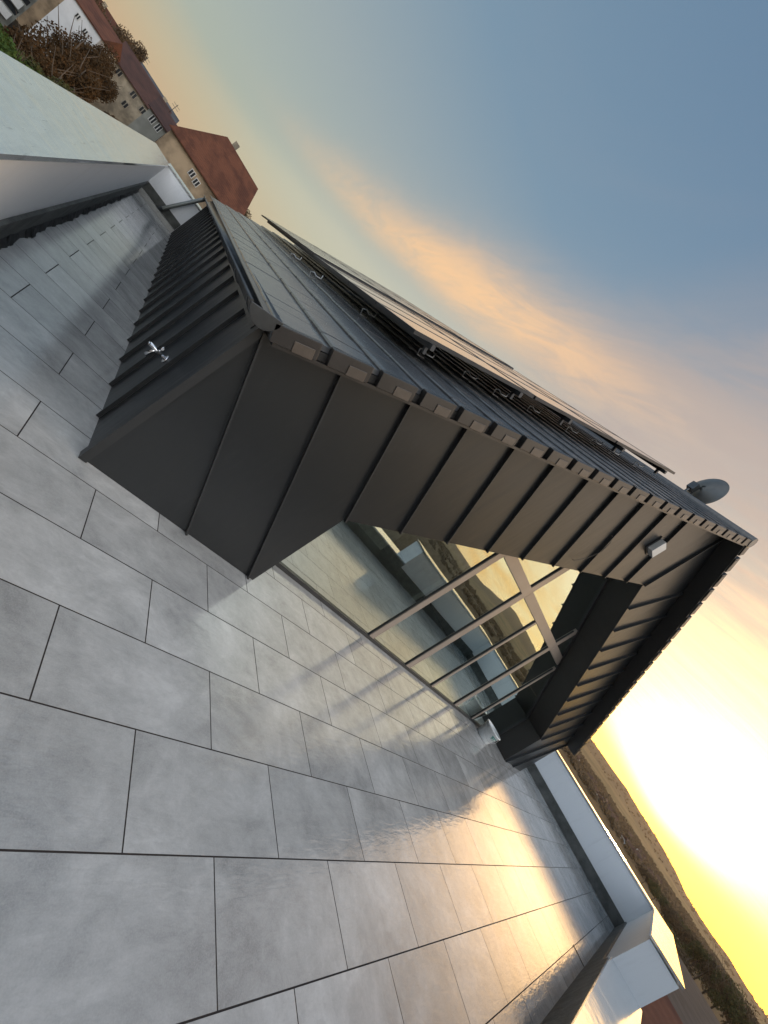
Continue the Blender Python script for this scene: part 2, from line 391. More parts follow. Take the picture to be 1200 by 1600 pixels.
M_white = simple('white_house_wall', (.62, .62, .62), .85, 0, .1, .5)
M_grey = simple('concrete_wall', (.25, .25, .22), .85, 0, .2, .6)
M_pane = simple('dark_house_pane', (.03, .032, .035), .15, 0, .1, 1, 0)
M_trim = simple('white_trim', (.6, .59, .56), .7, 0, .05)
M_inner = simple('interior_wall', (.70, .69, .66), .8)
M_innerfloor = simple('interior_floor', (.45, .42, .38), .35)
M_slate = simple('dark_flat_roof', (.045, .045, .05), .95, 0, .2, .5, spec=.05)

# ------------------------------------------------------------------ setting: terrace, terrain
XL, XR, YN, YF, YW, YG = -.382, 14.84, -.5, 15.3, 2.735, 3.26
fl = MB(); fl.poly([(XL, YN, 0), (XR, YN, 0), (XR, YF, 0), (XL, YF, 0)], [(0, 1, 2, 3)])
struct(fl.build('terrace_floor', M_tile))
EL = [(-180, 1.5), (-100, 3), (-60, 4.5), (-45, 3.0), (-38, 1.2), (-32, 1.3), (-29, 2.1), (-27, 2.8), (-24, 2.6), (-20, 2.0), (-15, 1.2), (-9.3, .83),
      (-8.3, .72), (-6.4, .88), (-4, .76), (-2.2, .85), (-.5, 1.25), (1, 1.5), (3.1, 1.6), (6.3, 1.84), (11.5, 1.77), (20, 2), (60, 1), (90, .1), (110, .1), (180, 1.5)]
def interp(t, a):
    for (x0, y0), (x1, y1) in zip(t, t[1:]):
        if a <= x1: return y0 + (y1 - y0) * (a - x0) / (x1 - x0)
    return t[-1][1]
RRAD = [0, 30, 60, 100, 150, 220, 300, 400, 500, 560, 620, 680, 740, 780, 840, 920, 1050, 1200, 1400, 1650, 1900, 2150, 2350, 2500, 2800, 4500]
def terr(az, r):
    el = interp(EL, az); ridge = 1.6 + 2500 * math.tan(R_(el))
    if r <= 500: z = -9.0
    elif r <= 740: z = -9 + 8.2 * ((r - 500) / 240) ** 1.2
    elif r <= 840: z = -.8 - 4 * (r - 740) / 100
    elif r <= 2500:
        t = (r - 840) / 1660; z = -4.8 + (ridge + 4.8) * (t * t * (3 - 2 * t) * .45 + t * .55)
    else: z = ridge - (r - 2500) * .05
    if r > 500:
        k = min(1, (r - 500) / 300)
        a = R_(az); q = Vector((math.cos(a) * r, math.sin(a) * r, 0))
        z += k * (noise.noise(q * .02) * 1.6 + noise.noise(q * .006) * (2 if r < 900 else 5) * (1 if r < 2300 else .9))
        if r >= 2500: z += noise.noise(q * .03) * 2.0
    return z
tm = MB(); azs = []
a = -180.0
while a < 180:
    azs.append(a); a += .35 if -14 < a < 14 else (.8 if -50 < a <= -14 else 2.5)
n = len(azs); V = []
for r in RRAD:
    for az in azs:
        ar = R_(az); V.append((math.cos(ar) * r, math.sin(ar) * r, terr(az, r)))
F = []
for i in range(len(RRAD) - 1):
    for k in range(n):
        k2 = (k + 1) % n; F.append((i * n + k, i * n + k2, (i + 1) * n + k2, (i + 1) * n + k) if i else (k2, n + k2, n + k))
tm.poly(V, F, True)
struct(tm.build('ground', M_terrain))

# ------------------------------------------------------------------ parapets
def coping(mb, xi0, xo0, axis, a0, a1, zi, zo, ov=.025, th=.035):
    """sloped coping: xi inner edge, xo outer edge across; a0..a1 along"""
    s = 1 if xo0 > xi0 else -1
    xi, xo = xi0 - s * ov, xo0 + s * ov
    def P(c, al, z): return (c, al, z) if axis == 'Y' else (al, c, z)
    nseg = max(1, round(abs(a1 - a0) / 3.0))
    for i in range(nseg):
        b0 = a0 + (a1 - a0) * i / nseg + (.003 if i else 0); b1 = a0 + (a1 - a0) * (i + 1) / nseg - (.003 if i < nseg - 1 else 0)
        mb.hexa([P(xi, b0, zi - th), P(xo, b0, zo - th), P(xo, b1, zo - th), P(xi, b1, zi - th), P(xi, b0, zi), P(xo, b0, zo), P(xo, b1, zo), P(xi, b1, zi)])
def parapet(name, label, boxes, cops, skirts, group='roof terrace parapets'):
    e = empty(name, boxes[0][0], label, 'parapet', group)
    w = MB()
    for q in boxes: w.box(*q)
    w.build('wall', M_render, e)
    c = MB()
    for q in cops: coping(c, *q)
    c.build('coping', M_coping, e)
    if skirts:
        k = MB()
        for q in skirts: k.box(*q)
        k.build('skirting', M_bitumen, e)
    return e
TH = .45
parapet('parapet', 'long white parapet with broad metal coping beside the narrow shaded passage',
        [((XL - TH, -.95, -.3), (XL, YF + TH, .985))], [(XL, XL - TH, 'Y', -.95, YF + TH, 1.02, 1.05)], [((XL, YN, 0), (XL + .03, YF, .325))])
fp = parapet('parapet', 'short white parapet closing the far end of the narrow passage',
        [((XL, YF, -.3), (2.2, YF + TH, .985))], [(YF, YF + TH, 'X', XL - .02, 2.2, 1.03, 1.06)], [((XL + .03, YF - .03, .10), (.73, YF, .33))])
kb = MB(); kb.box((XL + .03, YF - .34, 0.003), (.73, YF - .03, .10)); kb.build('kerb', M_kerb, fp)
parapet('parapet', 'white parapet with glowing yellow coping below the bright sunset',
        [((XR, YN - TH, -.3), (XR + TH, YF, .995))], [(XR, XR + TH, 'Y', YN - TH, YF, 1.03, 1.042)], [((XR - .03, YN, 0), (XR, YF, .27))])
parapet('parapet', 'raised white parapet block at the sunlit corner with golden top',
        [((8.5, YN - TH, -.3), (XR, YN, 1.02))], [(YN, YN - TH, 'X', 8.48, XR - .028, 1.065, 1.080)], [((8.5, YN, 0), (XR - .03, YN + .03, .31))])
lp = parapet('parapet', 'low parapet with wide glossy metal top in the near corner',
        [((XL - TH, YN - TH, -.3), (8.5, YN, .43))], [(YN, YN - TH, 'X', XL - TH, 8.498, .46, .485)], [((XL + .03, YN, 0), (8.5, YN + .03, .42))])
ds = MB(); ds.box((8.86, -.47, .004), (8.885, -.24, .009)); tag(ds.build('drain_slot', M_framedark), 'thin dark drain slot between floor tiles by the low parapet', 'drain slot')
# torn sealing membrane along the foot of the long parapet
tmn = MB(); rr = random.Random(9); ys = []; y = 2.2
while y < YF - .4: ys.append(y); y += rr.uniform(.05, .16)
for i in range(len(ys) - 1):
    w0, w1 = [.012 + .03 * noise.noise(Vector((yy * 3.1, 0, 0))) + rr.uniform(0, .014) + .02 for yy in (ys[i], ys[i + 1])]
    x0 = XL + .0305; h0, h1 = rr.uniform(.010, .045), rr.uniform(.010, .045)
    tmn.poly([(x0, ys[i], h0 + .05), (x0 + w0, ys[i], .005), (x0 + w1, ys[i + 1], .005), (x0, ys[i + 1], h1 + .05)], [(0, 1, 2, 3)])
tag(tmn.build('sealing_membrane', M_framedark), 'ragged black sealing membrane along the foot of the long white parapet', 'membrane')
# building below the terrace
bl = empty('apartment_block', (0, -.9, -9), 'white building block carrying the roof terrace', 'building')
w = MB(); w.box((XL - TH + .03, YN - TH + .03, -9), (XR + TH - .03, YF + TH + 1, -.05)); w.build('wall', M_white, bl)

# ------------------------------------------------------------------ penthouse
ph = empty('penthouse', (6.84, YW, 0), 'dark metal clad gabled penthouse with large glazed opening', 'building')
XA, SL, WX = 6.84, .635, .745
mir = lambda x: 2 * XA - x
gz = MB()
outline = [(WX, 0), (2.36, 0), (2.36, .985), (XA, 3.82), (mir(2.36), .985), (mir(2.36), 0), (mir(WX), 0), (mir(WX), SL * WX + .945), (XA, SL * XA + .945), (WX, SL * WX + .945)]
gz.prism([(x, YW, z) for x, z in reversed(outline)], (0, .60, 0))
gw = gz.build('gable_wall', M_cladding, ph)
# reveal lining, 3 mm proud
rv = MB(); op = [(2.36, 0), (2.36, .985), (XA, 3.82), (mir(2.36), .985), (mir(2.36), 0)]
for (x0, z0), (x1, z1) in zip(op, op[1:]):
    d = Vector((x1 - x0, 0, z1 - z0)).normalized(); nn = Vector((d.z, 0, -d.x)) * .004
    p = [Vector((x0, YW + .004, z0)), Vector((x1, YW + .004, z1)), Vector((x1, 3.3, z1)), Vector((x0, 3.3, z0))]
    rv.hexa([*[q for q in p], *[q + nn for q in p]])
rv.build('reveal', M_reveal, ph)
# standing seams
def seam(mb, x0, z0, x1, z1):
    d = Vector((x1 - x0, 0, z1 - z0)).normalized(); s_ = Vector((d.z, 0, -d.x)) * .007
    p0, p1 = Vector((x0, YW, z0)), Vector((x1, YW, z1)); o = Vector((0, -.042, 0))
    mb.hexa([p0 - s_, p0 + s_, p1 + s_, p1 - s_, p0 - s_ + o, p0 + s_ + o, p1 + s_ + o, p1 - s_ + o])
    f = Vector((0, -.002, 0)); w_ = s_ * 2.2                                    # folded foot
    mb.hexa([p0 - w_, p0 + w_, p1 + w_, p1 - w_, p0 - w_ + f, p0 + w_ + f, p1 + w_ + f, p1 - w_ + f])
sm_ = MB()
for k in range(12):
    x0 = 1.59 + .7015 * k
    if x0 > 9.31: break
    if x0 < 2.36: zb = 0.004
    else:
        zb = (x0 - 2.36) / SL
        if zb > .985: zb = (.985 + .6328 * (x0 - 2.36)) / (1 + SL * .6328)
    zt = (SL * x0 + .945) / (1 + SL * SL)
    xb, xt = x0 - SL * zb, x0 - SL * zt
    if xb > XA: continue
    xt = max(xt, WX + .01)
    seam(sm_, xb, zb, xt, zt); seam(sm_, mir(xb), zb, mir(xt), zt)
seam(sm_, XA, 3.82, XA, SL * XA + .94)
sm_.build('standing_seam', M_seam, gw)
ct = MB(); ct.box((WX - .03, YW - .028, 0.003), (WX + .022, YW + .05, SL * WX + .93)); ct.build('corner_trim', M_seam, gw)
# side walls
sw = MB(); sw.box((WX, YW + .60, 0), (WX + .3, YF + .3, SL * WX + .94)); sw.box((WX + .004, YW + .45, 0), (WX + .3, YW + .61, SL * WX + .93))
so = sw.build('side_wall', M_cladding, ph)
ss = MB()
for k in range(20):
    y = 3.32 + .607 * k
    ss.box((WX - .030, y - .007, 0.004), (WX + .001, y + .007, 1.34)); ss.box((WX - .004, y - .02, 0.004), (WX + .001, y + .02, 1.34))
ss.build('standing_seam', M_seam, so)
ff = MB(); ff.box((WX - .036, YW + .05, 1.335), (WX + .001, YF, 1.43)); ff.build('fascia', M_cladding, so)
sw2 = MB(); sw2.box((mir(WX) - .3, YW + .60, 0), (mir(WX), YF + .3, SL * WX + .94)); sw2.build('side_wall', M_cladding, ph)
bw = MB(); bw.box((WX, 12.0, 0), (mir(WX), 12.2, 1.4)); bw.poly([(WX + .1, 12.0, 1.4), (mir(WX) - .1, 12.0, 1.4), (XA, 12.0, 5.2)], [(0, 1, 2)])
bw.build('interior_wall', M_inner, ph)
fi = MB(); fi.box((WX + .3, 3.3, -.02), (mir(WX) - .3, 12.0, .004)); fi.build('interior_floor', M_innerfloor, ph)
# a pale partition and kitchen block seen dimly through the glass
pt = MB(); pt.box((3.2, 7.2, .004), (5.0, 7.3, 2.1)); pt.box((6.0, 8.0, .004), (8.6, 8.7, .92)); pt.box((9.2, 6.5, .004), (9.4, 9.5, 2.4)); pt.build('partition', M_inner, ph)
# roof
CO, SI = math.cos(math.atan(SL)), math.sin(math.atan(SL))
def RP(s, y, nrm, right=False):
    x = s * CO - nrm * SI; z = 1.055 + s * SI + nrm * CO
    return Vector((mir(x) if right else x, y, z))
Y0, Y1 = 2.47, 15.6
def slab(mb, s0, s1, y0, y1, n0, n1, right=False):
    p = [RP(s0, y0, n0, right), RP(s1, y0, n0, right), RP(s1, y1, n0, right), RP(s0, y1, n0, right),
         RP(s0, y0, n1, right), RP(s1, y0, n1, right), RP(s1, y1, n1, right), RP(s0, y1, n1, right)]
    if right: p = [p[1], p[0], p[3], p[2], p[5], p[4], p[7], p[6]]
    mb.hexa(p)
SE = XA / CO
rf = MB()
for rt in (False, True):
    slab(rf, .70 / CO, SE - .02, Y0 + .02, Y1, -.093, -.042, rt)
roof = rf.build('roof', M_reveal, ph)
NC = 21; P_ = .297 / CO
def tiles(right):
    mb = MB(); rnd = random.Random(3 if right else 4)
    prof = [(0, -.036), (0, .006), (.010, .016), (.045, .017), (.375, -.005), (.375, -.036)]
    for k in range(NC):
        s0 = .68 / CO + P_ * k; y = Y0 + .03 + (.0 if k % 2 else -.15)
        while y < Y1:
            ya, yb = max(y, Y0 + .03), min(y + .2985, Y1); j = rnd.uniform(-.004, .004); h = rnd.uniform(-.002, .002)
            if yb - ya > .05:
                P = []
                for yy in (ya, yb):
                    for (s, n_) in prof:
                        if s0 + s > SE: s = SE - s0
                        P.append(RP(s0 + s + j * (s < .05), yy, n_ + h, right))
                m6 = 6; F = [tuple(range(6)), tuple(range(11, 5, -1))] + [(i, i + 6, (i + 1) % 6 + 6, (i + 1) % 6) for i in range(6)]
                if not right: F = [tuple(reversed(f)) for f in F]
                mb.poly(P, F)
            y += .30
    return mb
for rt in (False, True):
    tiles(rt).build('tile_covering', M_rooftile, roof)
    for k in range(NC):
        s0 = .68 / CO + P_ * k
        s1 = min(s0 + P_ * .80, SE)
        v = MB(); slab(v, s0, s1, Y0 - .03, Y0 + .028, -.094, .012, rt)
        vt = v.build('verge_tile', M_verge, roof, .004)
        if k < NC - 1:
            v2 = MB(); slab(v2, s0 + P_ * .36, s0 + P_ * .72, Y0 - .037, Y0 - .029, -.098, -.034, rt)
            v2.sm = v2.sm; o2 = v2.build('verge_lug', M_verge_lit, roof, .003)
    so2 = MB(); slab(so2, .70 / CO, SE, Y0 - .012, YW + .02, -.118, -.096, rt)
    so2.build('soffit', M_verge if not rt else M_reveal, roof)
# ridge
rg = MB(); rg.tube([(XA, Y0 - .04, SL * XA + 1.035), (XA, Y1, SL * XA + 1.035)], .085, 10); rg.build('ridge_cap', M_rooftile, roof)
# drip edge and gutter with a fall towards the far end
de = MB(); de.hexa([(.60, Y0, 1.475), (.72, Y0, 1.485), (.72, Y1, 1.485), (.60, Y1, 1.475), (.60, Y0, 1.480), (.72, Y0, 1.5), (.72, Y1, 1.5), (.60, Y1, 1.480)])
de.build('drip_edge', M_gutter, roof)
def gut(mb, y0, z0, y1, z1, r0, r1, ext=0):
    cx = .611; tilt = R_(22); N = 12; P = []
    for (y, z) in ((y0, z0), (y1, z1)):
        for r in (r0, r1):
            for i in range(N + 1):
                t = math.pi + tilt + math.pi * i / N
                P.append((cx + r * math.cos(t), y, z + r * math.sin(t)))
    m = N + 1; F = []
    for i in range(N):
        F += [(i, i + 1, 2 * m + i + 1, 2 * m + i), (m + i + 1, m + i, 3 * m + i, 3 * m + i + 1), (i + 1, i, m + i, m + i + 1), (2 * m + i, 2 * m + i + 1, 3 * m + i + 1, 3 * m + i)]
    F += [(0, 2 * m, 3 * m, m), (N, m + N, 3 * m + N, 2 * m + N)]
    mb.poly(P, F, True)
g = MB(); zA, zB = 1.494, 1.375
gut(g, Y0 - .02, zA, YF - .02, zB, .086, .09)
go = g.build('gutter', M_gutter, ph)
lip = MB(); tl = R_(22)
lx, lz = .611 - .093 * math.cos(tl), -.093 * math.sin(tl)
lip.tube([(lx, Y0 - .02, zA + lz), (lx, YF - .02, zB + lz)], .011, 8); lip.build('gutter_bead', M_gutter, go)
cap = MB()
P = [(.611, Y0 - .022, zA)] + [(.611 + .096 * math.cos(math.pi + tl + math.pi * i / 16), Y0 - .022, zA + .096 * math.sin(math.pi + tl + math.pi * i / 16)) for i in range(17)]
cap.prism(P[1:], (0, -.008, 0)); cap.build('end_cap', M_gutter, go, .003)
for k in range(15):
    y = 2.62 + .88 * k; t = (y - Y0) / (YF - Y0)
    bk = MB(); gut(bk, y - .015, zA + (zB - zA) * t, y + .015, zA + (zB - zA) * t, .091, .097)
    bk.build('gutter_bracket', M_gutter, go)
dp = MB(); dp.tube([(.60, YF - .10, 1.30), (.56, YF - .12, 1.20), (.20, YF - .12, .16), (.15, YF - .13, .09), (.13, YF - .15, .04)], .048, 12)
dpo = dp.build('downpipe', simple('grey_pipe', (.16, .17, .16), .4, .3), ph)
dc = MB(); dc.tube([(.215, YF - .12, .203), (.155, YF - .13, .095), (.125, YF - .17, .085)], .058, 12); dc.build('pipe_elbow', M_gutter, dpo)

# glazing
win = MB()
def zin(x): return .985 + .6328 * (min(x, mir(x)) - 2.36)
def member(mb, x, wd, z0, z1, y0=YG - .028, y1=YG + .028): mb.box((x - wd / 2, y0, z0), (x + wd / 2, y1, z1))
ZT = 2.26
wf = MB(); wf.box((2.36, YG - .03, 0.003), (mir(2.36), YG + .03, .05))
wo_ = wf.build('window', M_framedark, ph)
for x, wd, top in [(4.857, .12, None), (6.10, .14, None), (7.14, .065, ZT), (8.38, .12, None), (9.45, .065, ZT)]:
    m_ = MB(); zt = min(top, zin(x) + .05) if top else zin(x) - wd / 2 * .64
    member(m_, x, wd, .052, zt - (0 if not top else .092)); m_.build('mullion', M_frame, wo_, .004)
    gs = MB(); gs.box((x - wd / 2 - .012, YG - .015, .052), (x - wd / 2 - .0015, YG + .015, min(zt, zin(x) - .1))); gs.build('gasket', M_framedark, wo_)
xs = [(4.857 + .061, 6.10 - .071), (6.10 + .071, 8.38 - .061), (8.38 + .061, 9.30)]
for x0, x1 in xs:
    t_ = MB(); t_.box((x0, YG - .03, ZT - .085), (x1, YG + .03, ZT + .085)); t_.build('transom', M_frame, wo_, .004)
# frame along the sloped head and small beads around the sliding leaves
hd = MB()
for (x0, z0), (x1, z1) in zip(op, op[1:]):
    d = Vector((x1 - x0, 0, z1 - z0)).normalized(); nn = Vector((d.z, 0, -d.x)) * .055
    q = [Vector((x0, YG - .03, z0)), Vector((x1, YG - .03, z1)), Vector((x1, YG + .03, z1)), Vector((x0, YG + .03, z0))]
    hd.hexa([*q, *[v + nn for v in q]])
hd.build('head_frame', M_framedark, wo_)
bx = [2.36, 4.857, 6.10, 7.14, 8.38, 9.45, mir(2.36)]
for i in range(len(bx) - 1):
    x0, x1 = bx[i] + .03, bx[i + 1] - .03
    if 0 < i < 5:
        gp = MB(); gp.poly([(x0, YG, .045), (x1, YG, .045), (x1, YG, ZT), (x0, YG, ZT)], [(0, 1, 2, 3)]); gp.build('pane', M_glass, wo_)
    else:
        gp = MB(); pts = [(x0, YG, .045), (x1, YG, .045), (x1, YG, zin(x1)), (x0, YG, zin(x0))]; gp.poly(pts, [(0, 1, 2, 3)]); gp.build('pane', M_glass, wo_)
for x0, x1 in ((4.857, 6.10), (6.10, 8.38), (8.38, 9.45)):
    pts = [(x0 + .03, YG, ZT + .01), (x1 - .03, YG, ZT + .01), (x1 - .03, YG, zin(x1 - .03))]
    if x0 < XA < x1: pts.append((XA, YG, 3.82))
    pts.append((x0 + .03, YG, zin(x0 + .03)))
    gp = MB(); gp.poly(pts, [tuple(range(len(pts)))]); gp.build('pane', M_glass, wo_)

# ------------------------------------------------------------------ things on the penthouse
def solar(y, s, nn, label, proto=None, wy=1.065, ls=1.65):
    if proto is None:
        e = empty('solar_panel', RP(s, y, nn), label, 'solar panel', 'solar panels on the roof slope')
        f = MB()
        f.local = True
        th = .035; fw = .03
        for (a0, a1, b0, b1) in ((0, ls, 0, fw), (0, ls, wy - fw, wy), (0, fw, fw, wy - fw), (ls - fw, ls, fw, wy - fw)): f.box((a0, b0, 0), (a1, b1, th))
        f.build('frame', M_panelframe, e)
        gl = MB(); gl.local = True; gl.box((fw - .002, fw - .002, .004), (ls - fw + .002, wy - fw + .002, th - .003)); gl.build('solar_glass', M_pv, e)
        e.rotation_euler = (0, -math.atan(SL), 0)
        return e
    c = copy_tree(proto); c.location = RP(s, y, nn); c['label'] = label; return c
rows = ['bottom', 'middle', 'top']; ords = ['nearest', 'second', 'third', 'fourth', 'fifth', 'sixth', 'seventh', 'eighth', 'ninth', 'tenth', 'farthest']
p0 = None; S0 = 1.80 / CO; pp = 1.08; nrow = 3; LS = 1.66
for c in range(11):
    for r in range(nrow):
        y = 3.52 + pp * c if c < 4 else 7.96 + pp * (c - 4)
        lab = 'dark solar panel in the %s row, %s column counted from the gable edge' % (rows[r], ords[c])
        o = solar(y, S0 + (LS + .02) * r, .215 if c < 4 else .240, lab, p0)
        if p0 is None: p0 = o
rails = [(1.98, 'lowest'), (3.0, 'second lowest'), (3.75, 'middle'), (4.75, 'second highest'), (5.75, 'highest')]
for x, w_ in rails:
    m_ = MB(); slab(m_, x / CO - .02, x / CO + .02, 3.46, 15.45, .165, .2145)
    slab(m_, x / CO - .015, x / CO + .015, 3.56, 3.60, .10, .165)
    o = m_.build('mounting_rail', M_rail)
    tag(o, 'aluminium mounting rail under the solar panels, %s of the five' % w_, 'rail', 'mounting rails')
for k, yy in [(5, 4.0), (4, 5.0), (7, 4.1), (8, 3.9), (10, 4.0), (12, 3.9), (14, 4.0), (15, 3.9), (3, 6.4), (3, 8.0), (17, 3.9)]:
    s0 = .68 / CO + P_ * k; q = MB()
    q.tube([RP(s0 + .06, yy, .02), RP(s0 - .03, yy, .025), RP(s0 - .03, yy, .09), RP(s0 + .02, yy, .10), RP(s0 + .05, yy - .03, .07), RP(s0 + .12, yy - .05, .07), RP(s0 + .13, yy - .05, .12)], .007, 6)
    q.build('roof_hook', M_wire, roof)
# satellite dish
dish = empty('satellite_dish', (7.15, 3.85, 5.25), 'grey satellite dish on a short mast at the roof ridge', 'satellite dish')
Dd = Vector((.93, -.36, .06)).normalized(); Q = Dd.to_track_quat('Z', 'Y').to_matrix()
dcx = Vector((7.19, 3.76, 5.91))
d_ = MB(); pr = [(.0001 + .33 * t, .10 * t * t) for t in [i / 10 for i in range(11)]] + [(.337, .098), (.335, .088)] + [(.33 * t, .10 * t * t - .012) for t in [1 - i / 10 for i in range(10)]]
d_.lathe(pr, dcx, 40, Q); d_.build('reflector', M_dish, dish)
m_ = MB(); m_.tube([(7.02, 3.80, 5.2), (7.02, 3.80, 5.76), dcx - Dd * .02 + Vector((0, 0, -.05))], .022, 10); m_.build('mast', M_gutter, dish)
arm0 = dcx + Dd * .10 + Vector((0, 0, -.36)); lnb = dcx + Dd * .34 + Vector((0, 0, -.30))
m_ = MB(); m_.tube([dcx - Dd * .04 + Vector((0, 0, -.12)), dcx - Dd * .02 + Vector((0, 0, -.35)), arm0, lnb], .013, 8); m_.build('arm', M_gutter, dish)
m_ = MB(); m_.tube([lnb, lnb - Dd * .08 + Vector((0, 0, .05))], .032, 10); m_.build('receiver', M_lampbox, dish)
m_ = MB(); m_.box((6.99, 3.74, 5.66), (7.12, 3.86, 5.80)); m_.build('bracket', M_gutter, dish)
# box on the gable
e = empty('wall_lamp', (5.88, YW, 3.90), 'small pale grey box lamp fixed to the dark gable near its peak', 'lamp')
m_ = MB(); m_.box((5.79, YW - .10, 3.90), (5.97, YW - .018, 4.12)); m_.build('housing', M_lampbox, e, .006)
m_ = MB(); m_.box((5.77, YW - .018, 3.88), (5.985, YW - .003, 4.14)); m_.build('back_plate', M_framedark, e)
m_ = MB(); m_.tube([(5.08, YW - .01, 3.42), (5.10, YW - .04, 3.36), (5.16, YW - .05, 3.22), (5.12, YW - .04, 3.02), (5.02, YW - .03, 2.86), (5.0, YW - .015, 2.84)], .004, 6)
m_.tube([(5.08, YW - .01, 3.42), (5.0, YW - .03, 3.41), (4.97, YW - .03, 3.38)], .004, 6)
tag(m_.build('loose_cable', M_cable), 'thin dark cable hanging loose from the gable cladding', 'cable')
# garden tap on the side wall
tp = empty('garden_tap', (WX, 3.56, .60), 'chrome outdoor tap on the dark side wall of the passage', 'tap')
ty, tz = 3.56, .60
m_ = MB(); m_.tube([(WX, ty, tz), (WX - .012, ty, tz)], .034, 14); m_.tube([(WX - .01, ty, tz), (WX - .15, ty, tz)], [.014, .016], 10); m_.build('body', M_chrome, tp)
m_ = MB(); m_.tube([(WX - .085, ty, tz), (WX - .10, ty, tz - .03), (WX - .11, ty, tz - .085)], [.014, .013, .015], 10); m_.build('spout', M_chrome, tp)
m_ = MB(); m_.tube([(WX - .07, ty, tz + .01), (WX - .07, ty, tz + .045)], .009, 8); m_.tube([(WX - .075, ty - .03, tz + .048), (WX - .065, ty + .035, tz + .048)], .010, 8)
m_.tube([(WX - .15, ty - .028, tz), (WX - .15, ty + .028, tz)], .009, 8); m_.build('handle', M_chrome, tp)
# bucket
bc = (9.9, 2.98)
bu = empty('bucket', (bc[0], bc[1], 0), 'white plastic bucket with green print standing by the glazing', 'bucket')
m_ = MB(); m_.lathe([(.0001, .004), (.165, .004), (.172, .012), (.215, .29), (.228, .292), (.228, .315), (.214, .318), (.208, .30), (.166, .03), (.0001, .028)], (*bc, 0), 36); m_.build('body', M_bucket, bu)
m_ = MB(); m_.tube([(bc[0] + .23 * math.cos(t), bc[1] + .23 * math.sin(t) , .30 - .20 * math.sin(math.pi * i / 12)) for i, t in enumerate([math.pi * .75 + math.pi * j / 12 for j in range(13)])], .004, 6); m_.build('handle', M_wire, bu)
m_ = MB(); rr = random.Random(2)
def bp(t, z, off=.0015):
    r = .172 + (.215 - .172) * (z - .012) / .278 + off
    return (bc[0] + r * math.cos(t), bc[1] + r * math.sin(t), z)
def patch(mb, t0, t1, z0, z1, n=6, off=.0015):
    for i in range(n):
        a0 = t0 + (t1 - t0) * i / n; a1 = t0 + (t1 - t0) * (i + 1) / n
        mb.poly([bp(a0, z0, off), bp(a1, z0, off), bp(a1, z1, off), bp(a0, z1, off)], [(0, 1, 2, 3)])
T0 = 4.25
patch(m_, T0 - .40, T0 + .42, .225, .245, 10); patch(m_, T0 - .30, T0 - .12, .185, .222); patch(m_, T0 - .05, T0 + .05, .190, .222); patch(m_, T0 + .10, T0 + .36, .180, .190); patch(m_, T0 - .36, T0 + .20, .165, .172)
m_.build('printed_band', M_green, bu)

